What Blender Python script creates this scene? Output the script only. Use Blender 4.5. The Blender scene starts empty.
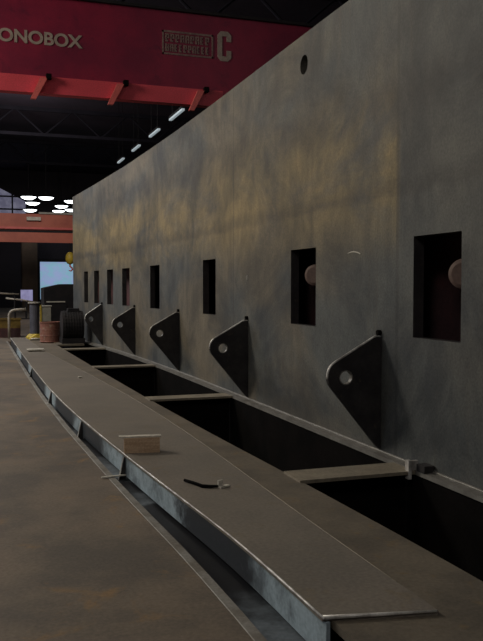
import bpy, bmesh, math, random
from mathutils import Vector, Matrix
random.seed(4)
S = bpy.context.scene
COL = S.collection
PI = math.pi

# ------------------------------------------------------------------ materials
def new_mat(name):
    m = bpy.data.materials.new(name); m.use_nodes = True
    nt = m.node_tree; nt.nodes.clear()
    out = nt.nodes.new('ShaderNodeOutputMaterial')
    b = nt.nodes.new('ShaderNodeBsdfPrincipled')
    nt.links.new(b.outputs[0], out.inputs[0])
    return m, nt, b

class N:
    """tiny node helper"""
    def __init__(s, nt):
        s.nt = nt
        s.tc = nt.nodes.new('ShaderNodeTexCoord')
    def link(s, a, b): s.nt.links.new(a, b)
    def noise(s, scale, detail=4, rough=0.6, stretch=(1, 1, 1), dist=0.0):
        mp = s.nt.nodes.new('ShaderNodeMapping'); mp.inputs['Scale'].default_value = stretch
        s.link(s.tc.outputs['Object'], mp.inputs[0])
        n = s.nt.nodes.new('ShaderNodeTexNoise')
        n.inputs['Scale'].default_value = scale; n.inputs['Detail'].default_value = detail
        n.inputs['Roughness'].default_value = rough; n.inputs['Distortion'].default_value = dist
        s.link(mp.outputs[0], n.inputs['Vector'])
        return n.outputs['Fac']
    def ramp(s, fac, lo, hi):
        r = s.nt.nodes.new('ShaderNodeMapRange'); r.interpolation_type = 'SMOOTHSTEP'
        r.inputs['From Min'].default_value = lo; r.inputs['From Max'].default_value = hi
        s.link(fac, r.inputs['Value'])
        return r.outputs[0]
    def mix(s, fac, a, b, mode='MIX'):
        m = s.nt.nodes.new('ShaderNodeMix'); m.data_type = 'RGBA'; m.blend_type = mode
        for sock, v in ((m.inputs[0], fac), (m.inputs[6], a), (m.inputs[7], b)):
            if isinstance(v, (int, float)): sock.default_value = v
            elif isinstance(v, tuple): sock.default_value = (*v, 1) if len(v) == 3 else v
            else: s.link(v, sock)
        return m.outputs[2]
    def math(s, op, a, b=None):
        m = s.nt.nodes.new('ShaderNodeMath'); m.operation = op
        for i, v in enumerate((a, b)):
            if v is None: continue
            if isinstance(v, (int, float)): m.inputs[i].default_value = v
            else: s.link(v, m.inputs[i])
        return m.outputs[0]
    def bump(s, fac, bsdf, strength=0.3, dist=0.01):
        b = s.nt.nodes.new('ShaderNodeBump'); b.inputs['Strength'].default_value = strength
        b.inputs['Distance'].default_value = dist
        s.link(fac, b.inputs['Height']); s.link(b.outputs[0], bsdf.inputs['Normal'])

def blotch(name, c1, c2, scale=3.0, rough=0.6, metal=0.0, c3=None, stretch=(1, 1, 1), fine=40.0, bump=0.15, spec=0.4):
    m, nt, b = new_mat(name); n = N(nt)
    f = n.ramp(n.noise(scale, 6, 0.65, stretch), 0.35, 0.65)
    col = n.mix(f, c1, c2)
    if c3: col = n.mix(n.ramp(n.noise(scale * 2.3, 5, 0.7, stretch, 0.6), 0.56, 0.72), col, c3)
    g = n.noise(fine, 3, 0.6)
    col = n.mix(0.6, col, n.mix(g, (0.25, 0.25, 0.25), (1.75, 1.75, 1.75)), 'MULTIPLY') if fine else col
    n.link(col, b.inputs['Base Color'])
    b.inputs['Roughness'].default_value = rough; b.inputs['Metallic'].default_value = metal
    b.inputs['Specular IOR Level'].default_value = spec
    if bump: n.bump(g, b, bump, 0.004)
    return m

def emit(name, c, s, c2=None, scale=2.0):
    m, nt, b = new_mat(name); n = N(nt)
    b.inputs['Base Color'].default_value = (*c, 1)
    if c2:
        n.link(n.mix(n.ramp(n.noise(scale, 3, 0.6), 0.35, 0.65), c, c2), b.inputs['Emission Color'])
    else: b.inputs['Emission Color'].default_value = (*c, 1)
    b.inputs['Emission Strength'].default_value = s
    return m

def side_plate_mat():
    """big rolled plates welded edge to edge: mill scale, yellow-brown rust fields, dark bands"""
    m, nt, b = new_mat('mill_scale_plate'); n = N(nt)
    sp = nt.nodes.new('ShaderNodeSeparateXYZ'); n.link(n.tc.outputs['Object'], sp.inputs[0])
    Y, Z = sp.outputs['Y'], sp.outputs['Z']
    big = n.noise(0.55, 5, 0.6, (1, 0.7, 1.2), 0.4)
    mid = n.noise(2.2, 6, 0.68, (1, 0.8, 1))
    fine = n.noise(45, 3, 0.65)
    wob = n.math('MULTIPLY', n.math('SUBTRACT', mid, 0.5), 0.5)
    grey, brown, ochre, dark = (0.082, 0.092, 0.100), (0.145, 0.130, 0.105), (0.29, 0.225, 0.11), (0.040, 0.038, 0.040)
    col = n.mix(n.math('MULTIPLY', n.ramp(big, 0.38, 0.62), n.math('ADD', 0.25, n.math('MULTIPLY', 0.75, n.ramp(Y, 6.0, 9.0)))), grey, brown)
    # rust field of the middle plates: starts sharp at the weld seam (Y 6.17)
    zz = n.math('ADD', Z, wob)
    field = n.math('MULTIPLY', n.ramp(Y, 6.10, 6.22), n.math('MULTIPLY', n.ramp(zz, 1.6, 2.5), n.math('SUBTRACT', 1.0, n.ramp(zz, 2.9, 3.7))))
    field = n.math('MULTIPLY', field, n.ramp(n.noise(0.9, 5, 0.65, (1, 0.45, 1), 0.5), 0.32, 0.62))
    col = n.mix(n.math('MULTIPLY', field, 0.85), col, ochre)
    # dark oxide band running along the plate, then a slanting dark band
    zb = n.math('ADD', Z, n.math('MULTIPLY', wob, 0.55))
    band = n.math('MULTIPLY', n.ramp(zb, 2.26, 2.34), n.math('SUBTRACT', 1.0, n.ramp(zb, 2.36, 2.52)))
    col = n.mix(n.math('MULTIPLY', band, 0.35), col, dark)
    zc = n.math('ADD', zz, n.math('MULTIPLY', Y, -0.04))
    band2 = n.math('MULTIPLY', n.ramp(zc, 2.55, 2.85), n.math('SUBTRACT', 1.0, n.ramp(zc, 2.95, 3.25)))
    band2 = n.math('MULTIPLY', band2, n.ramp(n.noise(0.7, 4, 0.6, (1, 1, 1), 0.3), 0.36, 0.6))
    col = n.mix(n.math('MULTIPLY', band2, 0.5), col, dark)
    # drips of rust below the top edge
    drip = n.ramp(n.noise(3.0, 4, 0.6, (1, 1.6, 0.12)), 0.54, 0.75)
    col = n.mix(n.math('MULTIPLY', drip, 0.35), col, (0.10, 0.085, 0.07))
    # weld seams
    for y0 in (6.17, 10.7, 15.2, 19.6):
        s = n.ramp(n.math('ABSOLUTE', n.math('SUBTRACT', Y, y0)), 0.035, 0.012)
        col = n.mix(n.math('MULTIPLY', s, 0.35), col, dark)
    sc = n.ramp(n.noise(7, 6, 0.7), 0.66, 0.74)
    col = n.mix(n.math('MULTIPLY', sc, 0.35), col, (0.32, 0.30, 0.27))
    blot = n.ramp(n.noise(0.8, 6, 0.68, (1, 0.8, 0.9), 0.8), 0.34, 0.66)
    col = n.mix(0.85, col, n.mix(blot, (0.45, 0.47, 0.51), (1.18, 1.15, 1.08)), 'MULTIPLY')
    blot2 = n.ramp(n.noise(4.5, 5, 0.7, (1, 0.9, 0.5), 0.4), 0.3, 0.7)
    col = n.mix(0.5, col, n.mix(blot2, (0.62, 0.62, 0.64), (1.25, 1.22, 1.15)), 'MULTIPLY')
    col = n.mix(0.7, col, n.mix(fine, (0.15, 0.15, 0.15), (1.85, 1.85, 1.85)), 'MULTIPLY')
    n.link(col, b.inputs['Base Color'])
    b.inputs['Roughness'].default_value = 0.62; b.inputs['Specular IOR Level'].default_value = 0.3
    n.bump(n.math('ADD', fine, n.math('MULTIPLY', mid, 2.0)), b, 0.12, 0.006)
    return m

def lit_zones(name, dark, bright, zones):
    """dark plate with bluish zones painted where light falls along its length"""
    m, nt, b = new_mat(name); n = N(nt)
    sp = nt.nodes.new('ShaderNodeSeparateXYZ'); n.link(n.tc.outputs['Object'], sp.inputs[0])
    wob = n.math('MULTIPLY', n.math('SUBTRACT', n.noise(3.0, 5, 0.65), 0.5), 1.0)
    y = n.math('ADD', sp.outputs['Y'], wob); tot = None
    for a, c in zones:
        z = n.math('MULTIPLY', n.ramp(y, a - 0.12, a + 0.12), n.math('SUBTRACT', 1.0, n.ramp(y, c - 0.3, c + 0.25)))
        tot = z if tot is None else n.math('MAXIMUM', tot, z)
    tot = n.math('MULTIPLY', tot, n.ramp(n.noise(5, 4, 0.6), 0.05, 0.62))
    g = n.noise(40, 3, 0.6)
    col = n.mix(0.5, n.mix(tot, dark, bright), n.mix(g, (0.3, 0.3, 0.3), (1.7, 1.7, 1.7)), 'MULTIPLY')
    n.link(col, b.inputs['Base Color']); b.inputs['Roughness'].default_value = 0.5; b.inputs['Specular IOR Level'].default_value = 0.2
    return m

M = {}
M['side'] = side_plate_mat()
M['inner'] = blotch('red_oxide_primer', (0.12, 0.048, 0.052), (0.06, 0.032, 0.036), 1.5, 0.8)
M['lug'] = blotch('dark_mill_scale', (0.040, 0.038, 0.040), (0.024, 0.023, 0.026), 5, 0.5, 0.0, (0.06, 0.05, 0.042), spec=0.25)
M['deck'] = blotch('deck_plate_rust', (0.160, 0.138, 0.108), (0.108, 0.095, 0.078), 2.2, 0.55, 0.0, (0.18, 0.13, 0.07))
M['flange'] = blotch('flange_plate_scale', (0.200, 0.178, 0.152), (0.165, 0.150, 0.132), 1.6, 0.5, 0.0, (0.18, 0.15, 0.11))
M['litedge'] = blotch('lit_edge_steel', (0.85, 0.85, 0.83), (0.34, 0.33, 0.32), 5, 0.35, 0.2, None, (1, 1, 1), 0)  # pale colour paints the highlights along plate edges
M['lip'] = blotch('lip_steel', (0.22, 0.215, 0.20), (0.15, 0.145, 0.135), 5, 0.45, 0.3)
M['cross'] = blotch('cross_member_steel', (0.30, 0.265, 0.205), (0.22, 0.195, 0.155), 4, 0.5, 0.2)
M['blue'] = lit_zones('web_lit_zones', (0.030, 0.036, 0.046), (0.34, 0.43, 0.50), ((-1, 0.85), (2.3, 3.75), (3.95, 4.65), (5.9, 6.4), (8.3, 9.6), (12.2, 13.4), (16, 18)))  # pale zones paint light on the web, the dark base its shade
M['strip'] = lit_zones('strip_lit_zones', (0.006, 0.007, 0.010), (0.13, 0.155, 0.18), ((-1, 0.75), (2.9, 3.2), (3.8, 4.7), (5.9, 6.3), (8.3, 9.2)))  # near-black paints the shade beside the web, paler zones the light
M['floor'] = blotch('floor_plate_rust', (0.175, 0.140, 0.106), (0.100, 0.086, 0.072), 1.1, 0.7, 0.0, (0.22, 0.14, 0.068), (1, 1, 1), 40, 0.3)
M['edge'] = blotch('floor_edge_lit', (0.24, 0.235, 0.22), (0.15, 0.135, 0.115), 4, 0.6, 0.0)
M['black'] = blotch('pit_black', (0.005, 0.005, 0.005), (0.008, 0.007, 0.007), 3, 0.95, bump=0, spec=0.03)  # near-black colour carries the pits' deep shade; rod and pads share it
M['hole_stub'] = blotch('hole_stub_brown', (0.16, 0.105, 0.09), (0.12, 0.08, 0.07), 5, 0.7)
M['wood'] = blotch('block_wood', (0.52, 0.38, 0.26), (0.42, 0.29, 0.19), 6, 0.8, 0, None, (1, 8, 8), 60)
M['pale'] = blotch('pale_scrap_and_streak', (0.62, 0.60, 0.54), (0.45, 0.43, 0.38), 8, 0.5)
M['red'] = blotch('crane_red', (0.24, 0.014, 0.045), (0.16, 0.011, 0.038), 0.8, 0.5, 0, (0.12, 0.010, 0.034))
M['redlight'] = blotch('crane_light_red', (0.70, 0.075, 0.11), (0.60, 0.065, 0.09), 1.2, 0.5)
M['brace'] = blotch('brace_orange_red', (0.70, 0.15, 0.14), (0.58, 0.12, 0.11), 2, 0.5)
M['orange'] = blotch('far_crane_orange', (0.50, 0.15, 0.10), (0.38, 0.105, 0.075), 0.5, 0.55)
M['letter'] = blotch('crane_letter_paint', (0.36, 0.30, 0.26), (0.28, 0.23, 0.20), 5, 0.6)
M['letterdim'] = blotch('crane_worn_letter_paint', (0.24, 0.17, 0.15), (0.17, 0.10, 0.10), 8, 0.6)
M['dark'] = blotch('dark_machine_paint', (0.014, 0.014, 0.017), (0.022, 0.020, 0.022), 3, 0.7, spec=0.2)
M['wall'] = blotch('hall_cladding', (0.030, 0.026, 0.036), (0.022, 0.020, 0.028), 0.4, 0.8, 0, None, (1, 1, 1), 8)
M['ceil'] = blotch('hall_roof', (0.030, 0.022, 0.038), (0.018, 0.014, 0.026), 0.3, 0.8, 0, None, (1, 1, 1), 6)
M['roofsteel'] = blotch('roof_steel', (0.014, 0.013, 0.020), (0.010, 0.010, 0.015), 1, 0.8, spec=0.1)
M['column'] = blotch('column_brown', (0.16, 0.115, 0.085), (0.11, 0.085, 0.065), 1, 0.7)
M['yellow'] = blotch('safety_yellow', (0.62, 0.46, 0.05), (0.45, 0.33, 0.05), 5, 0.5)
M['olive'] = blotch('dirty_yellow', (0.22, 0.15, 0.035), (0.15, 0.10, 0.03), 3, 0.6)
M['rustred'] = blotch('drum_red', (0.26, 0.115, 0.085), (0.20, 0.085, 0.07), 4, 0.6, 0, (0.34, 0.28, 0.22))
M['grey'] = blotch('cabinet_grey', (0.36, 0.36, 0.32), (0.28, 0.28, 0.25), 4, 0.6)
M['pipe'] = blotch('pale_pipe', (0.52, 0.48, 0.40), (0.38, 0.35, 0.30), 4, 0.45)
M['bollard'] = blotch('bollard_slate', (0.12, 0.125, 0.16), (0.085, 0.09, 0.11), 4, 0.5)
M['glow'] = emit('lamp_glow', (0.92, 0.97, 1.0), 6.0)
M['tube'] = emit('tube_glow', (0.62, 0.74, 0.80), 0.55)
M['pane'] = emit('daylight_pane', (0.34, 0.42, 0.70), 1.1, (0.24, 0.50, 0.60), 1.4)
M['clere'] = emit('clerestory_pane', (0.26, 0.26, 0.36), 0.75, (0.14, 0.14, 0.22), 1.5)
M['lit'] = emit('lit_screen', (0.42, 0.42, 0.75), 0.5, (0.2, 0.2, 0.4), 3)

# ------------------------------------------------------------------ mesh helpers
def link(name, bm, mat, parent=None, smooth=False, bevel=0.0, seg=2):
    if bevel:
        es = [e for e in bm.edges if len(e.link_faces) == 2 and e.calc_face_angle(0) > 0.6]
        bmesh.ops.bevel(bm, geom=es, offset=bevel, segments=seg, affect='EDGES', profile=0.5, clamp_overlap=True)
    bmesh.ops.recalc_face_normals(bm, faces=bm.faces)
    me = bpy.data.meshes.new(name); bm.to_mesh(me); bm.free()
    mats = mat if isinstance(mat, list) else [mat]
    for x in mats: me.materials.append(x)
    if smooth:
        for p in me.polygons: p.use_smooth = True
    o = bpy.data.objects.new(name, me); COL.objects.link(o)
    if parent:
        o.parent = parent
    return o

def box(bm, a, b):
    x0, y0, z0 = a; x1, y1, z1 = b
    v = [bm.verts.new(p) for p in ((x0, y0, z0), (x1, y0, z0), (x1, y1, z0), (x0, y1, z0), (x0, y0, z1), (x1, y0, z1), (x1, y1, z1), (x0, y1, z1))]
    for f in ((0, 3, 2, 1), (4, 5, 6, 7), (0, 1, 5, 4), (1, 2, 6, 5), (2, 3, 7, 6), (3, 0, 4, 7)):
        bm.faces.new([v[i] for i in f])
    return v

def boxbm(*ab):
    bm = bmesh.new()
    for i in range(0, len(ab), 2): box(bm, ab[i], ab[i + 1])
    return bm

def tube(bm, pts, r, n=12, caps=True):
    pts = [Vector(p) for p in pts]; rings = []
    for i, p in enumerate(pts):
        d = (pts[min(i + 1, len(pts) - 1)] - pts[max(i - 1, 0)]).normalized()
        u = d.orthogonal().normalized() if i == 0 else (u - d * u.dot(d)).normalized()
        w = d.cross(u)
        rr = r[i] if isinstance(r, (list, tuple)) else r
        rings.append([bm.verts.new(p + (u * math.cos(2 * PI * k / n) + w * math.sin(2 * PI * k / n)) * rr) for k in range(n)])
    for a, b in zip(rings, rings[1:]):
        for k in range(n): bm.faces.new((a[k], a[(k + 1) % n], b[(k + 1) % n], b[k]))
    if caps: bm.faces.new(rings[0][::-1]); bm.faces.new(rings[-1])

def lathe(bm, prof, n=28, c=(0, 0, 0)):
    """prof: list of (r, z)"""
    rings = []
    for r, z in prof:
        if r < 1e-5: rings.append([bm.verts.new((c[0], c[1], c[2] + z))])
        else: rings.append([bm.verts.new((c[0] + r * math.cos(2 * PI * k / n), c[1] + r * math.sin(2 * PI * k / n), c[2] + z)) for k in range(n)])
    for a, b in zip(rings, rings[1:]):
        for k in range(n):
            k2 = (k + 1) % n
            if len(a) == 1 and len(b) > 1: bm.faces.new((a[0], b[k2], b[k]))
            elif len(b) == 1 and len(a) > 1: bm.faces.new((a[k], a[k2], b[0]))
            elif len(a) > 1: bm.faces.new((a[k], a[k2], b[k2], b[k]))

def loft(bm, sections):
    """sections: list of rings (same count) -> closed solid"""
    R = [[bm.verts.new(p) for p in s] for s in sections]
    n = len(R[0])
    for a, b in zip(R, R[1:]):
        for k in range(n): bm.faces.new((a[k], a[(k + 1) % n], b[(k + 1) % n], b[k]))
    bm.faces.new(R[0][::-1]); bm.faces.new(R[-1])

def extrude_outline(outer, holes, depth, axis='Y', at=0.0):
    """outline in (u,v) with holes, extruded along axis, centred"""
    bm = bmesh.new(); edges = []
    for loop in [outer] + holes:
        vs = [bm.verts.new((p[0], 0, p[1])) for p in loop]
        for i in range(len(vs)): edges.append(bm.edges.new((vs[i], vs[(i + 1) % len(vs)])))
    r = bmesh.ops.triangle_fill(bm, use_beauty=True, edges=edges)
    fs = [g for g in r['geom'] if isinstance(g, bmesh.types.BMFace)]
    bmesh.ops.dissolve_limit(bm, angle_limit=0.01, verts=bm.verts[:], edges=bm.edges[:])
    fs = bm.faces[:]
    r = bmesh.ops.extrude_face_region(bm, geom=fs)
    for g in r['geom']:
        if isinstance(g, bmesh.types.BMVert): g.co.y += depth / 2
    top = {g for g in r['geom'] if isinstance(g, bmesh.types.BMVert)}
    for v in bm.verts:
        if v not in top: v.co.y -= depth / 2
        v.co.y += at
    return bm

def tag(o, label, cat, group=None):
    o['label'] = label; o['category'] = cat
    if group: o['group'] = group
    return o
def struct(o): o['kind'] = 'structure'; return o
def thing(name, label, cat, loc=(0, 0, 0), group=None):
    o = bpy.data.objects.new(name, None); o.location = loc; o.empty_display_size = 0.2
    COL.objects.link(o); return tag(o, label, cat, group)

def interp(x, tab):
    if x <= tab[0][0]: return tab[0][1]
    for (a, b), (c, d) in zip(tab, tab[1:]):
        if x <= c: return b + (d - b) * (x - a) / (c - a)
    return tab[-1][1]

# ------------------------------------------------------------------ layout (metres; camera eye at 1.5 above the deck plate)
WALL = [(0, 3.55), (12, 3.55), (14, 3.53), (16, 3.48), (18, 3.40), (20.4, 3.25), (22, 3.12), (24, 2.95), (26, 2.78)]
wx = lambda y: interp(y, WALL)
EDGE = [(3.25, 1.51), (4.4, 1.50), (5.3, 1.435), (6.2, 1.37), (7.2, 1.31), (8.4, 1.245), (9.6, 1.19), (11, 1.15), (12.5, 1.13), (16, 1.135), (20, 1.165), (25, 1.20)]
ex = lambda y: sum(interp(max(3.25, y + d), EDGE) for d in (-.6, -.4, -.2, 0, .2, .4, .6)) / 7
FR = [(3.0, 2.045), (5, 2.07), (7.2, 2.13), (9.5, 2.13), (11.5, 2.08), (15, 1.92), (19.5, 1.70), (25, 1.62)]
fx = lambda y: sum(interp(y + d, FR) for d in (-.9, -.6, -.3, 0, .3, .6, .9)) / 7
ZF = -0.20           # hall floor
WEND = 23.9

# ================================================================== the setting
floor_bm = bmesh.new()
ys = [-8 + i * 1.0 for i in range(11)] + [3.25 + i * 0.6 for i in range(38)] + [26.0]
ys = sorted(set(ys))
fl_edge = lambda y: ex(y) - interp(y, [(3, 0.165), (4.2, 0.165), (6.8, 0.10), (8.5, 0.055), (11, 0.018), (26, 0.012)])
secs = []
for y in ys:
    e = fl_edge(y)
    secs.append([(-14, y, ZF - 0.12), (e, y, ZF - 0.12), (e, y, ZF), (-14, y, ZF)])
loft(floor_bm, secs)
box(floor_bm, (-14, 26.0, ZF - 0.12), (16, 70, ZF))
struct(link('floor', floor_bm, M['floor']))
# paler strip painted for light along the floor edge beside the beam
eb = bmesh.new()
loft(eb, [[(fl_edge(y) - 0.06, y, ZF), (fl_edge(y) - 0.0, y, ZF), (fl_edge(y), y, ZF + 0.003), (fl_edge(y) - 0.055, y, ZF + 0.003)] for y in ys])
struct(link('lit_floor_edge_1', eb, M['edge']))
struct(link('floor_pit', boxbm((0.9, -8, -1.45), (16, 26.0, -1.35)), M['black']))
struct(link('ceiling', boxbm((-14, -8, 11.0), (16, 70, 11.2)), M['ceil']))
struct(link('wall_left', boxbm((-14.2, -8, ZF), (-14, 70, 11)), M['wall']))
struct(link('wall_right', boxbm((16, -8, -1.4), (16.2, 70, 11)), M['wall']))
struct(link('wall_back', boxbm((-14, -8.2, -1.4), (16, -8, 11)), M['wall']))
# far wall with its lit doorway opening and the clerestory
FY = 68.0
DX0, DX1, DZ0, DZ1 = 5.72, 8.6, 0.42, 3.58
CX0, CX1, CZ0, CZ1 = -2.0, 4.7, 6.8, 9.9
struct(link('wall_far', boxbm((-14, FY, ZF), (16, FY + 0.2, DZ0), (-14, FY, DZ0), (DX0, FY + 0.2, DZ1), (DX1, FY, DZ0), (16, FY + 0.2, DZ1),
                              (-14, FY, DZ1), (16, FY + 0.2, CZ0), (-14, FY, CZ0), (CX0, FY + 0.2, CZ1), (CX1, FY, CZ0), (16, FY + 0.2, CZ1),
                              (-14, FY, CZ1), (16, FY + 0.2, 11)), M['wall']))
w1 = struct(link('window_1', boxbm((DX0, FY + 0.08, DZ0), (DX1, FY + 0.12, DZ1)), M['pane']))
link('window_frame', boxbm((DX0 - 0.12, FY - 0.06, DZ1), (DX1 + .2, FY + 0.1, DZ1 + 0.26), (DX0 - 0.14, FY - 0.06, DZ0), (DX0, FY + 0.1, DZ1),
                           (DX0, FY - 0.03, DZ0), (DX1, FY + 0.08, DZ0 + .07)), M['dark'], w1)
w2 = struct(link('window_2', boxbm((CX0, FY + 0.08, CZ0), (CX1, FY + 0.12, CZ1)), M['clere']))
fb = bmesh.new()
for i in range(7):
    x = CX0 + (CX1 - CX0) * i / 6; box(fb, (x - 0.06, FY - 0.05, CZ0), (x + 0.06, FY + 0.08, CZ1))
for i in range(4):
    z = CZ0 + (CZ1 - CZ0) * i / 3; box(fb, (CX0, FY - 0.04, z - 0.06), (CX1, FY + 0.08, z + 0.06))
link('window_frame', fb, M['dark'], w2)
gb = bmesh.new()
loft(gb, [[(CX0, yy, 10.0), (CX1 + 0.1, yy, 10.0), (CX1 + 0.1, yy, 8.4), (2.6, yy, 9.5), (CX0, yy, 9.95)] for yy in (FY - 0.12, FY - 0.07)])
link('gable_sheet', gb, M['wall'], w2)
# roof trusses
for ty in (14, 24, 34, 44, 54):
    t = thing('roof_truss', 'dark steel roof truss spanning the hall under the ceiling', 'roof truss', (0, ty, 11), 'roof trusses under the hall ceiling')
    link('top_chord', boxbm((-14, -0.09, -0.2), (16, 0.09, 0)), M['roofsteel'], t)
    link('bottom_chord', boxbm((-14, -0.08, -1.5), (16, 0.08, -1.34)), M['roofsteel'], t)
    wb = bmesh.new(); k = 20; dx = 30 / k
    for i in range(k):
        a, b = (-1.42, -0.1) if i % 2 == 0 else (-0.1, -1.42)
        tube(wb, [(-14 + i * dx, 0, a), (-14 + (i + 1) * dx, 0, b)], 0.05, 6)
    link('web_bars', wb, M['roofsteel'], t)

# ================================================================== the big box girder (the tall steel side)
G = thing('box_girder', 'tall rusty steel box girder with rectangular cutouts and triangular lugs along its side', 'girder', (wx(0), 0, 0))
def gpart(name, bm, mat, parent=G, **k):
    bm.transform(Matrix.Translation((-wx(0), 0, 0)))
    return link(name, bm, mat, parent, **k)
WIN = [(5.21, 5.90), (7.89, 8.59), (11.56, 12.24), (15.08, 15.83), (17.62, 18.33), (19.22, 19.85), (20.73, 21.28), (21.99, 22.47)]
WZ0, WZ1, TOP, TH = 1.075, 1.925, 4.28, 0.10
topz = lambda y: interp(y, [(0, 4.295), (8, 4.285), (16, 4.245), (20, 4.20), (24, 4.125)])
HY, HZ, HR, HS = 8.23, 3.95, 0.105, 0.16       # round hole near the top edge
def plate_with_holes():
    bm = bmesh.new()
    yb = sorted(set([-3.0, 0.0, 2.5, 4.0] + [v for w in WIN for v in w] + [HY - HS, HY + HS, 10, 13, 14, 16, 18, 20.4, 22.0, 23.0, WEND, 9.2]))
    yb = [y for i, y in enumerate(yb) if i == 0 or y - yb[i - 1] > 0.02]
    zb = [-0.9, 0.0, WZ0, WZ1, 3.0, HZ - HS, HZ + HS, 'top']
    def hole(i, j):
        y0, y1 = yb[i], yb[i + 1]
        ym = (y0 + y1) / 2
        if zb[j] == WZ0 and any(a < ym < b for a, b in WIN): return 'win'
        if zb[j] == HZ - HS and HY - HS < ym < HY + HS: return 'round'
        return None
    cache = {}
    def V(side, y, z):
        key = (side, round(y, 4), round(z, 4))
        if key not in cache: cache[key] = bm.verts.new((wx(y) + (TH if side else 0), y, z))
        return cache[key]
    zz = lambda j, y: topz(y) if zb[j] == 'top' else zb[j]
    for i in range(len(yb) - 1):
        for j in range(len(zb) - 1):
            q = [(yb[i], j), (yb[i + 1], j), (yb[i + 1], j + 1), (yb[i], j + 1)]
            h = hole(i, j)
            if h == 'win': continue
            if h == 'round':
                n = 24; ring = []
                for k in range(n):
                    a = 2 * PI * (k + 0.5) / n; c, s = math.cos(a), math.sin(a); m = HS / max(abs(c), abs(s))
                    ring.append(((HY + HR * c, HZ + HR * s), (HY + m * c, HZ + m * s)))
                corners = {2: None}
                for side in (0, 1):
                    inn = [bm.verts.new((wx(HY) + (TH if side else 0), p[0][0], p[0][1])) for p in ring]
                    out = [bm.verts.new((wx(HY) + (TH if side else 0), p[1][0], p[1][1])) for p in ring]
                    for k in range(n):
                        k2 = (k + 1) % n
                        bm.faces.new((inn[k], out[k], out[k2], inn[k2]))
                    for k in (2, 8, 14, 20):      # the four corner triangles
                        pa, pb = out[k], out[(k + 1) % n]
                        cy = HY + HS * (1 if math.cos(2 * PI * (k + 1) / n) > 0 else -1); cz = HZ + HS * (1 if math.sin(2 * PI * (k + 1) / n) > 0 else -1)
                        if (Vector(pa.co) - Vector(pb.co)).length > 1e-4 and abs(pa.co.y - pb.co.y) > 1e-4 and abs(pa.co.z - pb.co.z) > 1e-4:
                            bm.faces.new((pa, bm.verts.new((pa.co.x, cy, cz)), pb))
                    if side == 0: keep = inn
                    else:
                        for k in range(n): bm.faces.new((keep[k], keep[(k + 1) % n], inn[(k + 1) % n], inn[k]))
                continue
            for side in (0, 1): bm.faces.new([V(side, y, zz(jj, y)) for y, jj in (q if side == 0 else q[::-1])])
    bound = [e for e in bm.edges if len(e.link_faces) == 1]
    done = set()
    inv = {v: k for k, v in cache.items()}
    for e in bound:
        a, b = e.verts
        if a in inv and b in inv and inv[a][0] == 0 and inv[b][0] == 0:
            ka, kb = inv[a], inv[b]
            # skip the round-hole square
            if abs((ka[1] + kb[1]) / 2 - HY) <= HS + 1e-3 and abs((ka[2] + kb[2]) / 2 - HZ) <= HS + 1e-3: continue
            c, d = cache[(1,) + ka[1:]], cache[(1,) + kb[1:]]
            bm.faces.new((a, b, d, c))
    return bm
sp_ = gpart('side_plate', plate_with_holes(), [M['side'], M['lug']])
for p in sp_.data.polygons:      # reveals of the cutouts take the dark lug material
    c = p.center
    if abs(p.normal.x) < 0.3 and WZ0 - .01 < c.z < WZ1 + .01 and 5.1 < c.y < 22.6: p.material_index = 1

# inner web plate, seen dimly through the cutouts, and the cover over the gap
ib = bmesh.new()
loft(ib, [[(wx(y) + 0.42, y, -0.9), (wx(y) + 0.45, y, -0.9), (wx(y) + 0.45, y, topz(y) - .02), (wx(y) + 0.42, y, topz(y) - .02)] for y in (-3, 5, 10, 12, 14, 16, 18, 20.4, 22, WEND)])
gpart('inner_plate', ib, M['inner'])
cb = bmesh.new()
loft(cb, [[(wx(y) + TH, y, topz(y) - 0.03), (wx(y) + 0.45, y, topz(y) - 0.03), (wx(y) + 0.45, y, topz(y)), (wx(y) + TH, y, topz(y))] for y in (-3, 5, 8, 12, 14, 16, 18, 20.4, 22, WEND)])
gpart('top_cover', cb, M['side'])
gpart('end_plate', boxbm((wx(WEND) + TH, WEND - 0.04, -0.9), (wx(WEND) + 0.42, WEND, topz(WEND) - 0.03)), M['side'])
for y0 in (6.75, 9.6, 13.6, 16.9):
    gpart('diaphragm', boxbm((wx(y0) + TH, y0, -0.9), (wx(y0) + 0.42, y0 + 0.03, topz(y0) - 0.03)), M['inner'])
# brown stubs added in place of round holes behind the two nearest cutouts
for yb_, zb_, rb_ in ((5.50, 1.605, 0.125), (8.40, 1.635, 0.125)):
    bb = bmesh.new(); c = Vector((wx(yb_) + 0.22, yb_, zb_)); d = Vector((-0.75, -0.66, 0)).normalized()
    tube(bb, [c - d * 0.16, c - d * 0.01, c + d * 0.03, c + d * 0.045], [rb_ * .98, rb_, rb_ * 0.93, rb_ * 0.7], 32)
    gpart('hole_stub', bb, M['hole_stub'])
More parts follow.
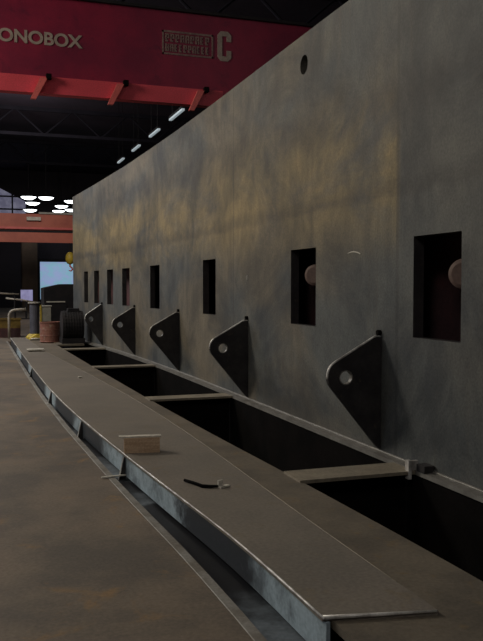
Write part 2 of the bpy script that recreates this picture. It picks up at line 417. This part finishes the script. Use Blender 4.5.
# toe strip between the pits and the side plate
lb = bmesh.new()
loft(lb, [[(wx(y) - 0.10, y, -0.035), (wx(y), y, -0.035), (wx(y), y, 0.006), (wx(y) - 0.095, y, 0.0)] for y in [-3] + [0.5 * i for i in range(0, 48)] + [WEND]])
gpart('toe_strip', lb, M['lip'])
pb_ = bmesh.new()
loft(pb_, [[(wx(y) - 0.085, y, -1.35), (wx(y) - 0.06, y, -1.35), (wx(y) - 0.06, y, -0.035), (wx(y) - 0.085, y, -0.035)] for y in (-3, 0, 4, 8, 12, 14, 16, 18, 20.4, 22, WEND)])
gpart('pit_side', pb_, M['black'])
wbm = bmesh.new()
tube(wbm, [(wx(y) - 0.006 + random.uniform(-.003, .003), y, 0.006) for y in [i * 0.12 for i in range(0, 198)]], 0.014, 6)
gpart('weld_bead', wbm, M['lip'], smooth=True)
ck = bmesh.new(); tube(ck, [(3.549, 6.86 + 0.26 * t / 8, 1.795 + 0.045 * math.sin(PI * (0.15 + 0.6 * t / 8))) for t in range(9)], 0.006, 6)
gpart('chalk_mark', ck, M['pale'])
ck = bmesh.new(); tube(ck, [(3.552, 10.12, 1.625), (3.546, 10.12, 1.625)], 0.035, 10); gpart('chalk_spot', ck, M['lip'])
# little clip by the first cross member
gpart('clip', boxbm((3.385, 5.675, -0.07), (3.415, 5.73, 0.085), (3.415, 5.70, 0.0), (3.49, 5.73, 0.075)), M['litedge'], bevel=0.004)
gpart('clip_block', boxbm((3.45, 5.54, 0.0), (3.54, 5.66, 0.06)), M['lug'], bevel=0.006)
# triangular lugs
def lug_outline():
    pts = [(0.0, 1.05)]
    def arc(cx, cz, r, a0, a1, n):
        return [(cx + r * math.cos(math.radians(a0 + (a1 - a0) * i / n)), cz + r * math.sin(math.radians(a0 + (a1 - a0) * i / n))) for i in range(n + 1)]
    pts += arc(-0.055, 1.00, 0.05, 90, 122, 4)
    pts += arc(-0.385, 0.70, 0.15, 122, 219, 12)
    pts += [(-0.03, 0.035), (0.0, 0.02)]
    return pts
def hole_loop(cx, cz, r, n=24): return [(cx + r * math.cos(2 * PI * i / n), cz + r * math.sin(2 * PI * i / n)) for i in range(n)]
LUGS = [6.46, 10.10, 13.70, 17.12, 20.38]
for y in LUGS:
    bm = extrude_outline(lug_outline(), [hole_loop(-0.355, 0.69, 0.068)], 0.05)
    k = interp(y, [(14, 1.0), (17.1, 0.94), (20.4, 0.83)])
    bm.transform(Matrix.Translation((wx(y), y, 0)) @ Matrix.Diagonal((k, 1, 1, 1)))
    L = gpart('lug', bm, M['lug'], bevel=0.006)
    # painted highlight along the sloping edge and nose
    rb = bmesh.new(); o_ = lug_outline()[1:15]
    tube(rb, [(wx(y) + p[0] * k - 0.002, y - 0.016, p[1] + 0.002) for p in o_], 0.011, 6)
    gpart('lit_edge', rb, M['litedge'], L, smooth=True)
    hb = extrude_outline(hole_loop(-0.355, 0.69, 0.0675), [hole_loop(-0.355, 0.69, 0.058)], 0.048)  # paler ring painted for light caught on the hole's inner rim
    hb.transform(Matrix.Translation((wx(y), y, 0)) @ Matrix.Diagonal((k, 1, 1, 1))); gpart('lit_hole_rim', hb, M['lip'], L)
    sb = bmesh.new(); tube(sb, [(wx(y) - 0.035, y, 1.085), (wx(y) + 0.01, y, 1.085)], 0.026, 14)  # black stub stands for a small dark hole above the lug
    gpart('dark_hole', sb, M['black'], L)

# ================================================================== deck frame with the open pits
D = thing('deck_frame', 'low rusty steel deck frame with open black pits between cross members at the girder foot', 'frame', (2.47, 0, 0))
def dpart(name, bm, mat, parent=D, **k):
    bm.transform(Matrix.Translation((-2.47, 0, 0))); return link(name, bm, mat, parent, **k)
ZD = -0.022
pitL = lambda y: interp(y, [(0, 2.52), (4, 2.50), (6, 2.45), (8, 2.38), (10.5, 2.32), (15, 2.26), (20, 2.22), (25, 2.20)])
db = bmesh.new()
loft(db, [[(ex(y) + 0.05, y, ZD - 0.04), (pitL(y), y, ZD - 0.04), (pitL(y), y, ZD), (ex(y) + 0.05, y, ZD)] for y in [-2.0, 0, 2] + [3.25 + 0.5 * i for i in range(40)] + [24.0]])
dpart('deck_plate', db, M['deck'], bevel=0.004)
sw = bmesh.new()
loft(sw, [[(pitL(y) - 0.05, y, -1.35), (pitL(y) - 0.01, y, -1.35), (pitL(y) - 0.01, y, ZD - .04), (pitL(y) - 0.05, y, ZD - .04)] for y in (-2, 4, 8, 13, 20, 24)])
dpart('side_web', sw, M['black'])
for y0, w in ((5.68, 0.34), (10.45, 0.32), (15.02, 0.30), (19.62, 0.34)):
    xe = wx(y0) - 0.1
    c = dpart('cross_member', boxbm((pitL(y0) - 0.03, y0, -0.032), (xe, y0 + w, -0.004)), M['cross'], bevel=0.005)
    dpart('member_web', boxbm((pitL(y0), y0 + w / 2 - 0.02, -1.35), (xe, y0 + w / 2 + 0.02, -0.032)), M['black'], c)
dpart('end_plate', boxbm((pitL(21.3), 21.3, -0.05), (wx(23) - 0.12, 24.0, -0.004)), M['deck'])

# ================================================================== edge beam: cover flange, web, bottom flange, stiffeners
B = thing('edge_beam', 'long low steel beam with a brown top flange and bluish web beside the rusty floor', 'beam', (1.5, 3.25, ZF))
def bpart(name, bm, mat, parent=B, **k):
    bm.transform(Matrix.Translation((-1.5, -3.25, -ZF))); return link(name, bm, mat, parent, **k)
ysb = [3.25] + [3.5 + 0.35 * i for i in range(60)] + [24.6]
ysb = [y for y in ysb if y <= 24.6]
tb = bmesh.new()
def fsec(y):
    s = 0.09 * (1 - 0) if False else 0
    return [(ex(y), y, -0.022), (fx(y), y, -0.022), (fx(y), y, 0.0), (ex(y), y, 0.0)]
secs = [fsec(y) for y in ysb]
# the near end is cut a little askew
a = secs[0]; secs[0] = [(a[0][0], 3.27, a[0][2]), (a[1][0], 3.16, a[1][2]), (a[2][0], 3.16, a[2][2]), (a[3][0], 3.27, a[3][2])]
loft(tb, secs)
bpart('top_flange', tb, M['flange'], bevel=0.003)
eb = bmesh.new()     # painted highlight along the flange arris
pts = [(ex(y) + 0.002, y, 0.0) for y in ysb]
tube(eb, [(ex(y) + 0.001 + random.uniform(-.0015, .0015), y, -0.002) for y in ysb], [random.choice((0.0045, 0.006, 0.008)) for _ in ysb], 6)
tube(eb, [(1.512, 3.268, -0.003), (1.8, 3.21, -0.003), (2.043, 3.162, -0.003)], [0.011, 0.009, 0.006], 6)
rb_ = bmesh.new(); tube(rb_, [(fx(y) - 0.003, y, -0.001) for y in ysb[1:]], 0.003, 6)
bpart('rounded_edge', rb_, M['cross'], smooth=True)
bpart('lit_arris', eb, M['litedge'], smooth=True)
wb = bmesh.new()
loft(wb, [[(ex(y) + 0.012, y, ZF), (ex(y) + 0.032, y, ZF), (ex(y) + 0.032, y, -0.022), (ex(y) + 0.012, y, -0.022)] for y in ysb])
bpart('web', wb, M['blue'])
bb = bmesh.new()
loft(bb, [[(fl_edge(y) + 0.012, y, ZF - 0.05), (ex(y) + 0.10, y, ZF - 0.05), (ex(y) + 0.10, y, ZF - 0.03), (fl_edge(y) + 0.012, y, ZF - 0.03)] for y in ysb])
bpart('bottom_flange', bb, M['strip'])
for y in (7.10, 9.15, 11.9, 15.5):
    x = ex(y)
    st = bmesh.new()
    loft(st, [[(x - 0.05, yy, ZF - .03), (x + 0.015, yy, ZF - .03), (x + 0.015, yy, -0.03), (x - 0.004, yy, -0.03)] for yy in (y, y + 0.018)])
    S_ = bpart('stiffener', st, M['lug'])
    rim = bmesh.new(); tube(rim, [(x - 0.05, y, ZF - .03), (x - 0.004, y, -0.03)], 0.006, 6)  # painted highlight on the stiffener's outer edge
    bpart('lit_edge', rim, M['litedge'], S_)

# ---- loose things on the beam and floor
o = link('timber_block', boxbm((-0.16, -0.05, 0), (0.16, 0.05, 0.135)), M['wood'], bevel=0.006)
o.location = (1.485, 7.13, 0.001); o.rotation_euler.z = math.radians(-9)
tag(o, 'short brown timber block standing on edge on the beam flange', 'wood block')
o = link('batten', boxbm((-0.19, -0.035, 0), (0.19, 0.035, 0.014)), M['pale'], bevel=0.003)
o.location = (1.47, 7.135, 0.1368); o.rotation_euler.z = math.radians(-9)
tag(o, 'thin pale batten lying along the top of the brown timber block', 'batten')
rb = bmesh.new(); tube(rb, [(1.56, 5.90, 0.018), (1.61, 5.81, 0.013), (1.645, 5.70, 0.013), (1.70, 5.665, 0.013), (1.76, 5.66, 0.013)], [0.012, 0.013, 0.014, 0.013, 0.010], 8)
tag(link('bent_rod', rb, M['black'], smooth=True), 'short bent black rod lying on the brown beam flange', 'rod')
o = link('bracket_clip', boxbm((-0.045, -0.02, 0), (0.045, 0.02, 0.012), (-0.045, 0.008, 0.012), (0.0, 0.02, 0.055)), M['pale'], bevel=0.003)
o.location = (1.80, 5.66, 0.001); o.rotation_euler.z = 0.4
tag(o, 'tiny angled metal clip beside the bent black rod on the flange', 'clip')
o = link('chip', boxbm((-0.03, -0.03, 0), (0.03, 0.03, 0.025)), M['pale'], bevel=0.006)
o.location = (1.743, 13.3, 0.001); tag(o, 'small pale chip lying alone far along the beam flange', 'chip')
o = link('offcut_plate', boxbm((-0.19, -0.15, 0.03), (0.19, 0.15, 0.055), (-0.12, -0.10, 0), (0.14, 0.12, 0.03)), M['pale'], bevel=0.004)
o.location = (1.49, 19.2, 0.001); tag(o, 'flat pale offcut lying on the far end of the flange near the drum', 'offcut')
o = link('light_streak', boxbm((-0.13, -0.012, 0), (0.11, 0.012, 0.01)), M['pale'], bevel=0.002)  # pale strip added for a streak of light
o.location = (1.235, 7.07, ZF + 0.007); o.rotation_euler.z = 0.12
tag(o, 'thin pale strip standing for a streak of light across the dark gap between floor and beam', 'strip')

# ================================================================== red overhead crane
CY = 20.0
K = thing('overhead_crane', 'dark red overhead crane girder with painted lettering high above the steel girder', 'crane', (0, CY, 6.5))
def kpart(name, bm, mat, parent=K, **k):
    bm.transform(Matrix.Translation((0, -CY, -6.5))); return link(name, bm, mat, parent, **k)
kpart('main_girder', boxbm((-9, CY, 6.46), (10.2, CY + 0.9, 8.46)), M['red'], bevel=0.02)
kpart('top_flange', boxbm((-9, CY - 0.10, 8.46), (10.2, CY + 1.0, 8.53)), M['dark'])
kpart('walkway_beam', boxbm((-9, CY - 0.30, 6.10), (6.25, CY - 0.02, 6.50)), M['redlight'], bevel=0.015)
for x in (-3.7, -1.9, -0.05, 1.80, 3.62, 5.66):
    bm = bmesh.new()
    loft(bm, [[(x - 0.10, yy, 6.44), (x + 0.07, yy, 6.44), (x - 0.20, yy, 5.93), (x - 0.33, yy, 5.93)] for yy in (CY - 0.42, CY - 0.305)])
    kpart('brace', bm, M['brace'])
for x in (1.86, 3.70, 5.75):
    kpart('bolt_pad', boxbm((x - 0.02, CY - 0.44, 6.42), (x + 0.1, CY - 0.30, 6.54)), M['black'])
kpart('end_truck', boxbm((9.6, CY - 1.4, 6.1), (10.2, CY + 2.2, 6.75)), M['red'], bevel=0.02)
bm = bmesh.new()
loft(bm, [[(6.02, yy, 6.04), (6.22, yy, 6.04), (6.75, yy, 6.46), (6.50, yy, 6.46)] for yy in (CY - 0.34, CY - 0.04)])
kpart('end_strut', bm, M['redlight'])
def text_mesh(name, body, size, loc, mat, sx=1.0, bold=0.0):
    cu = bpy.data.curves.new(name, 'FONT'); cu.body = body; cu.size = size; cu.extrude = 0.006; cu.offset = bold
    t = bpy.data.objects.new(name, cu); COL.objects.link(t)
    dg = bpy.context.evaluated_depsgraph_get()
    me = bpy.data.meshes.new_from_object(t.evaluated_get(dg))
    bpy.data.objects.remove(t)
    me.name = name; me.materials.clear(); me.materials.append(mat)
    me.transform(Matrix.Diagonal((sx, 1, 1, 1)))
    me.transform(Matrix.Rotation(PI / 2, 4, 'X'))
    o = bpy.data.objects.new(name, me); COL.objects.link(o); o.location = loc; o.parent = K
    return o, me
o, me = text_mesh('lettering', 'MONOBOX', 0.42, (0, 0, 0), M['letter'], 1.12, 0.012)
xs = [v.co.x for v in me.vertices]; W = max(xs) - min(xs)
me.transform(Matrix.Diagonal((2.30 / W, 1, 1, 1)))
o.location = (0.43, -0.008, 7.33 - 6.5)
# the big C
def Cbm(x0, z0, w, h, t):
    c = 0.09; bm = bmesh.new()
    out = [(x0 + w, z0 + h * 0.36), (x0 + w, z0 + c), (x0 + w - c, z0), (x0 + c, z0), (x0, z0 + c), (x0, z0 + h - c), (x0 + c, z0 + h), (x0 + w - c, z0 + h), (x0 + w, z0 + h - c), (x0 + w, z0 + h * .66),
           (x0 + w - t, z0 + h * .66), (x0 + w - t, z0 + h - t), (x0 + t, z0 + h - t), (x0 + t, z0 + t), (x0 + w - t, z0 + t), (x0 + w - t, z0 + h * .36)]
    return extrude_outline(out, [], 0.012, at=CY - 0.008)
kpart('letter_c', Cbm(6.20, 7.34, 0.37, 0.76, 0.125), M['letter'])
# worn stencilled panel: outlined rows, too worn to read
pb = bmesh.new()
X0, X1, Z0, Z1 = 4.74, 6.08, 7.38, 7.98; f0, f1 = CY - 0.012, CY
box(pb, (X0, f0, Z0), (X1, f1, Z0 + 0.045)); box(pb, (X0, f0, Z1 - 0.05), (X1, f1, Z1)); box(pb, (X0, f0, Z0), (X0 + 0.04, f1, Z1)); box(pb, (X1 - 0.04, f0, Z0), (X1, f1, Z1))
kpart('sign_border', pb, M['letterdim'])
rng = random.Random(11)
for z0, h, n, d in ((7.70, 0.20, 9, 0.03), (7.46, 0.19, 10, 0.028)):
    pb = bmesh.new(); w = (X1 - X0 - 0.16) / n
    for i in range(n):
        x = X0 + 0.08 + i * w; ww = w * 0.78
        k = rng.randint(0, 3)
        box(pb, (x, f0, z0), (x + d * 1.4, f1, z0 + h))
        if k != 0: box(pb, (x + ww - d, f0, z0 + (0.0 if k < 3 else h * .4)), (x + ww, f1, z0 + h))
        if k != 1: box(pb, (x + d * 1.4, f0, z0), (x + ww - d, f1, z0 + d * 1.2))
        if k != 2: box(pb, (x + d * 1.4, f0, z0 + h - d * 1.2), (x + ww - d, f1, z0 + h))
        box(pb, (x + d, f0, z0 + h * .42), (x + ww - d, f1, z0 + h * .42 + d))
    kpart('worn_stencil_row', pb, M['letterdim'])
# runway under the crane's right end, behind the big girder
R_ = thing('crane_runway', 'dark steel crane runway carrying the red crane end behind the tall girder', 'runway beam', (9.9, 0, 5.5))
link('runway_beam', boxbm((-0.25, 4, -0.1), (0.25, 45, 0.6)), M['dark'], R_)
for y in (8, 20, 32, 43):
    link('post', boxbm((-0.2, y - 0.2, (ZF if y > 26 else -1.35) - 5.5), (0.2, y + 0.2, -0.1)), M['column'], R_)
R2 = thing('crane_runway', 'dark steel crane runway along the left side of the hall', 'runway beam', (-8.7, 0, 5.5))
link('runway_beam', boxbm((-0.25, 4, -0.1), (0.25, 45, 0.6)), M['dark'], R2)
for y in (20, 32, 43):
    link('post', boxbm((-0.2, y - 0.2, ZF - 5.5), (0.2, y + 0.2, -0.1)), M['column'], R2)
kpart('end_truck', boxbm((-9.0, CY - 1.4, 6.1), (-8.4, CY + 2.2, 6.75)), M['red'], bevel=0.02)

# far orange crane
K2 = thing('overhead_crane', 'far orange red overhead crane beneath the cluster of bright hall lamps', 'crane', (0, 48, 5.5))
def k2part(name, bm, mat, **k):
    bm.transform(Matrix.Translation((0, -48, -5.5))); return link(name, bm, mat, K2, **k)
k2part('main_girder', boxbm((-9, 48, 4.72), (10.2, 48.7, 5.74)), M['orange'], bevel=0.02)
k2part('lower_girder', boxbm((-9, 47.3, 4.05), (10.2, 47.6, 4.62)), M['orange'], bevel=0.02)
k2part('middle_rail', boxbm((-9, 47.85, 4.84), (10.2, 48.0, 4.96)), M['brace'])
k2part('walkway', boxbm((-9, 47.3, 4.62), (10.2, 48.0, 4.74)), M['dark'])
k2part('crane_lamp', boxbm((3.3, 47.80, 5.35), (4.1, 48.0, 5.55)), M['pale'])
k2part('top_rail', boxbm((4.0, 47.9, 5.74), (10.2, 48.3, 5.84)), M['grey'])
for sx in (-8.7, 9.9): k2part('end_leg', boxbm((sx - 0.3, 47.6, ZF), (sx + 0.3, 49.1, 4.05), (sx - 0.3, 46.9, 5.74), (sx + 0.3, 49.4, 6.3)), M['orange'])

# ================================================================== lamps that are seen
def strip_light(i, y, L, w):
    t = thing('strip_light', w, 'strip light', (7.0, y, 11), None)
    link('housing', boxbm((-0.06, -L / 2, -3.46), (0.06, L / 2, -3.38)), M['dark'], t)
    link('tube', boxbm((-0.05, -L / 2, -3.53), (0.05, L / 2, -3.46)), M['tube'], t)
    bm = bmesh.new(); tube(bm, [(0, -L / 3, -3.4), (0, -L / 3, 0)], 0.012, 6); tube(bm, [(0, L / 3, -3.4), (0, L / 3, 0)], 0.012, 6)
    link('hanger', bm, M['dark'], t)
for i, (y, L, w) in enumerate(((27.4, 1.8, 'nearest and brightest bar of the strip light row above the girder'), (30.9, 1.6, 'second strip light from the near end of the hanging row'),
                               (34.5, 1.5, 'third strip light along the hanging row above the girder'), (38.1, 1.4, 'fourth strip light along the row, farthest from the red crane'))):
    strip_light(i, y, L, w)
LAMPS = [(3.9, 54.5, 7.40, 'upper left lamp of the far cluster over the orange crane'), (4.98, 54.0, 7.35, 'widest top lamp of the far cluster over the orange crane'),
         (4.5, 59.0, 7.48, 'middle left lamp of the far cluster over the orange crane'), (4.62, 63.0, 7.35, 'lowest left lamp just over the orange crane girder'),
         (6.85, 62.0, 7.62, 'large right lamp of the far cluster over the orange crane'), (7.05, 66.0, 7.62, 'low right lamp just over the orange crane girder'), (7.15, 58.5, 7.65, 'rightmost upper lamp beside the top corner of the girder'), (8.0, 65.5, 7.7, 'rightmost low lamp beside the girder top corner')]
for i, (x, y, z, lab) in enumerate(LAMPS):
    t = thing('high_bay_lamp', 'bright white ' + lab, 'lamp', (x, y, 11))
    bm = bmesh.new(); zz = z - 11
    lathe(bm, [(0, zz + 0.5), (0.12, zz + 0.5), (0.16, zz + 0.3), (0.55, zz + 0.02), (0.57, zz), (0.53, zz + 0.0), (0.14, zz + 0.28), (0, zz + 0.28)], 24)
    link('lamp_shade', bm, M['dark'], t, smooth=True)
    bm = bmesh.new(); lathe(bm, [(0, zz - 0.17), (0.25, zz - 0.15), (0.42, zz - 0.07), (0.5, zz + 0.01), (0, zz + 0.02)], 24)
    link('diffuser', bm, M['glow'], t, smooth=True)
    bm = bmesh.new(); tube(bm, [(0, 0, zz + 0.48), (0, 0, 0)], 0.025, 8); link('hanger', bm, M['dark'], t)

# ================================================================== clutter at the far end
o = link('steel_column', boxbm((3.55, 56, ZF), (4.55, 56.12, 6.3), (3.55, 56.88, ZF), (4.55, 57, 6.3), (3.98, 56.12, ZF), (4.12, 56.88, 6.3)), M['column'])
tag(o, 'broad brown steel column left of the bright far window', 'column')
o = thing('lit_screen', 'small violet lit screen standing at the foot of the brown column', 'screen', (2.97, 44, ZF))
link('screen_panel', boxbm((-0.28, -0.02, 0.96), (0.34, 0.02, 1.55)), M['lit'], o); link('stand', boxbm((-0.05, -0.02, 0), (0.05, 0.06, 1.0), (-0.3, -0.2, 0), (0.3, 0.2, 0.04), (-.3, .02, .94), (.36, .06, 1.58)), M['dark'], o)
# bollard with yellow feet
t = thing('bollard_post', 'slate grey post rising from a yellow foot at the far end of the beam', 'post', (2.09, 27.2, ZF))
bm = bmesh.new(); lathe(bm, [(0, 0.02), (0.15, 0.02), (0.15, 1.12), (0.11, 1.17), (0, 1.17)], 20); link('post_shaft', bm, M['bollard'], t)
bm = bmesh.new(); lathe(bm, [(0, 0), (0.28, 0), (0.28, 0.05), (0.18, 0.16), (0, 0.16)], 12); link('foot', bm, M['yellow'], t)
bm = bmesh.new(); lathe(bm, [(0.1, 1.16), (0.2, 1.165), (0.2, 1.2), (0, 1.2)], 16); link('cap', bm, M['pale'], t)
# yellow floor stand pieces
t = thing('wheel_chock', 'yellow chock lying between the slate post and the reddish drum', 'chock', (1.86, 23.6, 0.001))
bm = bmesh.new(); loft(bm, [[(-0.2, y, 0), (0.2, y, 0), (0.12, y, 0.09), (0.0, y, 0.15), (-0.16, y, 0.05)] for y in (-0.12, 0.12)]); link('chock_body', bm, M['yellow'], t)
bm = bmesh.new(); tube(bm, [(-0.16, -.13, 0.02), (-0.02, -.15, 0.03), (0.14, -.13, 0.02)], 0.02, 8); link('handle', bm, M['pale'], t, smooth=True)
# drum
t = thing('steel_drum', 'reddish squat drum standing on the far end of the deck', 'drum', (2.14, 22.45, -0.003))
bm = bmesh.new(); lathe(bm, [(0, 0), (0.28, 0), (0.285, 0.02), (0.27, 0.03), (0.27, 0.17), (0.28, 0.18), (0.27, 0.19), (0.27, 0.34), (0.28, 0.35), (0.27, 0.36), (0.27, 0.52), (0.285, 0.53), (0.285, 0.55), (0.26, 0.55), (0.26, 0.53), (0, 0.53)], 32)
link('drum_body', bm, M['rustred'], t)
bm = bmesh.new(); lathe(bm, [(0, 0.53), (0.045, 0.53), (0.045, 0.545), (0, 0.545)], 12, (0.13, -.1, 0)); link('bung', bm, M['dark'], t)
# dirty yellow crate
t = thing('storage_crate', 'dirty yellow crate on the floor at the left edge', 'crate', (1.36, 28.2, ZF))
link('crate_body', boxbm((-0.42, -0.3, 0.32), (0.33, 0.3, 0.62)), M['olive'], t, bevel=0.01)
link('crate_base', boxbm((-0.42, -0.3, 0.0), (0.33, 0.3, 0.32)), M['inner'], t)
for y in (-0.33, 0.30): link('crate_rim', boxbm((-0.45, y, 0.59), (0.36, y + 0.03, 0.64)), M['olive'], t)
# control cabinet with yellow edge
t = thing('control_cabinet', 'small grey control cabinet with a yellow left edge behind the drum', 'cabinet', (2.36, 26.3, ZF))
link('cabinet_body', boxbm((-0.12, -0.1, 0.55), (0.17, 0.15, 1.08)), M['grey'], t, bevel=0.008)
link('edge_guard', boxbm((-0.165, -0.12, 0.35), (-0.12, 0.0, 1.12)), M['yellow'], t)
link('pedestal', boxbm((-0.1, -0.08, 0), (0.15, 0.13, 0.55)), M['dark'], t)
link('lid', boxbm((-0.14, -0.12, 1.08), (0.20, 0.17, 1.11)), M['pale'], t)
# dark machines behind
t = thing('machine_housing', 'tall black machine housing in front of the bright far window', 'machine', (2.95, 28.3, ZF))
bm = bmesh.new(); loft(bm, [[(-0.5, y, 0.0), (0.9, y, 0.0), (0.9, y, 1.80), (0.1, y, 1.80), (-0.45, y, 1.68), (-0.5, y, 1.66)] for y in (-0.6, 0.6)]); link('housing_body', bm, M['dark'], t, bevel=0.02)
link('top_rail', boxbm((-0.42, -0.62, 1.18), (0.2, -0.60, 1.22)), M['pale'], t)
link('side_door', boxbm((-0.3, -0.63, 0.3), (0.25, -0.6, 1.1)), M['dark'], t)
t = thing('motor_unit', 'black motor unit sitting on the deck end against the girder foot', 'motor', (2.64, 21.9, -0.003))
bm = bmesh.new(); tube(bm, [(-0.26, -0.06, 0.46), (0.30, -0.06, 0.46)], 0.40, 24); link('motor_body', bm, M['dark'], t, smooth=False, bevel=0.03)
link('base', boxbm((-0.28, -0.42, 0.0), (0.32, 0.3, 0.14)), M['dark'], t, bevel=0.01)
link('terminal_box', boxbm((-0.1, -0.2, 0.82), (0.2, 0.08, 0.93)), M['dark'], t, bevel=0.01)
bm = bmesh.new()
for i in range(7): tube(bm, [(-0.2 + i * 0.07, -0.06, 0.46), (-0.18 + i * 0.07, -0.06, 0.46)], 0.415, 24)
link('cooling_fins', bm, M['dark'], t)
# handrail pipes
t = thing('guard_rail', 'pale pipe guard rail left of the slate post', 'railing', (0.4, 29.5, ZF))
bm = bmesh.new(); tube(bm, [(-1.0, 0, 1.52), (0.3, 0, 1.50), (1.35, 0, 1.44)], 0.03, 8); link('top_pipe', bm, M['pipe'], t, smooth=True)
bm = bmesh.new(); tube(bm, [(0.9, 0, 1.30), (1.45, 0, 1.24), (1.95, 0, 1.14)], 0.03, 8); link('middle_pipe', bm, M['pipe'], t, smooth=True)
for x, h in ((-0.9, 1.52), (1.2, 1.46)):
    bm = bmesh.new(); tube(bm, [(x, 0, 0), (x, 0, h)], 0.03, 8); link('upright', bm, M['dark'], t)
bm = bmesh.new(); tube(bm, [(1.2, .0, 1.28), (1.93, 0, 1.14)], 0.02, 6); tube(bm, [(1.93, 0, 1.14), (1.93, 0, 0)], 0.025, 8); link('end_stay', bm, M['dark'], t)
o = bmesh.new(); tube(o, [(1.30, 27.5, ZF), (1.30, 27.5, 0.42), (1.30, 27.5, 0.56), (1.33, 27.5, 0.65), (1.39, 27.5, 0.71), (1.48, 27.5, 0.74), (1.62, 27.5, 0.75), (1.85, 27.5, 0.76)], 0.045, 10)
tag(link('bent_pipe', o, M['pipe'], smooth=True), 'pale bent pipe curving over beside the dirty yellow crate', 'pipe')
# yellow hoist block hanging from the far crane
t = thing('hoist_block', 'yellow hoist hook block hanging beside the far edge of the girder', 'hoist', (5.70, 47.45, 11.85))
bm = bmesh.new(); tube(bm, [(0, 0, -8.35), (0, 0, -7.80)], 0.03, 6); link('rope', bm, M['dark'], t)
bm = bmesh.new(); lathe(bm, [(0, -9.05), (0.18, -8.98), (0.27, -8.75), (0.24, -8.5), (0.12, -8.33), (0, -8.3)], 16); link('block_body', bm, M['yellow'], t, smooth=True)
bm = bmesh.new(); tube(bm, [(0, 0, -9.0), (0, 0, -9.15), (0.1, 0, -9.22), (0.14, 0, -9.33), (0.05, 0, -9.42), (-0.08, 0, -9.38)], [0.05, .05, .05, .05, .04, .02], 10); link('hook', bm, M['brace'], t, smooth=True)

# ================================================================== light: unseen high-bay lamps of the hall, with added fills
def area(name, loc, target, size, power, color, sy=None):
    l = bpy.data.lights.new(name, 'AREA'); l.energy = power; l.color = color; l.size = size
    if sy: l.shape = 'RECTANGLE'; l.size_y = sy
    o = bpy.data.objects.new(name, l); COL.objects.link(o); o.location = loc
    o.rotation_euler = (Vector(target) - Vector(loc)).to_track_quat('-Z', 'Y').to_euler()
    return o
area('bay_or_fill_light', (-7.0, 16.5, 9.2), (3.0, 10, 1.5), 3.0, 1500, (1.0, 0.90, 0.74))
area('bay_or_fill_light', (-6.0, 27.0, 9.2), (2.0, 20, 1.0), 3.0, 900, (0.95, 0.95, 1.0))
area('bay_or_fill_light', (-5.0, 38.0, 9.2), (3.0, 26, 1.0), 2.5, 500, (1.0, 0.95, 0.9))
area('bay_or_fill_light', (-5.0, 8.0, 9.2), (2.0, 8, 0.0), 3.0, 180, (1.0, 0.90, 0.76))
area('cool_fill', (-13.5, 12.0, 3.0), (1.0, 8.0, 0.0), 4.0, 160, (0.70, 0.86, 1.0))  # cool fill added from the left; that wall has no opening
area('bay_or_fill_light', (8.5, 10.0, 9.2), (8.5, 20, 7.0), 2.0, 60, (1.0, 0.85, 0.85))  # fill added to light the red crane's face
area('bay_or_fill_light', (-5.0, -3.5, 9.2), (1.0, 7, 0.0), 3.0, 85, (1.0, 0.92, 0.84)).data.spread = math.radians(80)  # fill added from the camera side
area('bay_or_fill_light', (2.0, 38.5, 8.6), (3.0, 49, 4.0), 2.0, 520, (1.0, 0.90, 0.82))  # fill added to brighten the far crane
area('bay_or_fill_light', (-3.0, 21.8, 9.4), (2.4, 26.5, 0.8), 2.0, 560, (1.0, 0.92, 0.78))  # fill added for the far clutter and the wall's far end
W_ = bpy.data.worlds.new('World'); S.world = W_; W_.use_nodes = True
W_.node_tree.nodes['Background'].inputs[0].default_value = (0.02, 0.02, 0.03, 1); W_.node_tree.nodes['Background'].inputs[1].default_value = 0.1

# ================================================================== camera
cam = bpy.data.cameras.new('Camera'); co = bpy.data.objects.new('Camera', cam); COL.objects.link(co)
cam.sensor_fit = 'AUTO'; cam.sensor_width = 36; cam.lens = 800 / 641 * 36
co.location = (0, 0, 1.5)
pitch = math.atan(33.5 / 800); yaw = math.atan(274.5 * math.cos(pitch) / 800)
co.rotation_euler = (PI / 2 - pitch, 0, -yaw)
cam.clip_end = 300
S.camera = co
S.view_settings.view_transform = 'Standard'; S.view_settings.look = 'None'
S.view_settings.exposure = -0.7; S.view_settings.gamma = 1.0; S.view_settings.use_curve_mapping = False
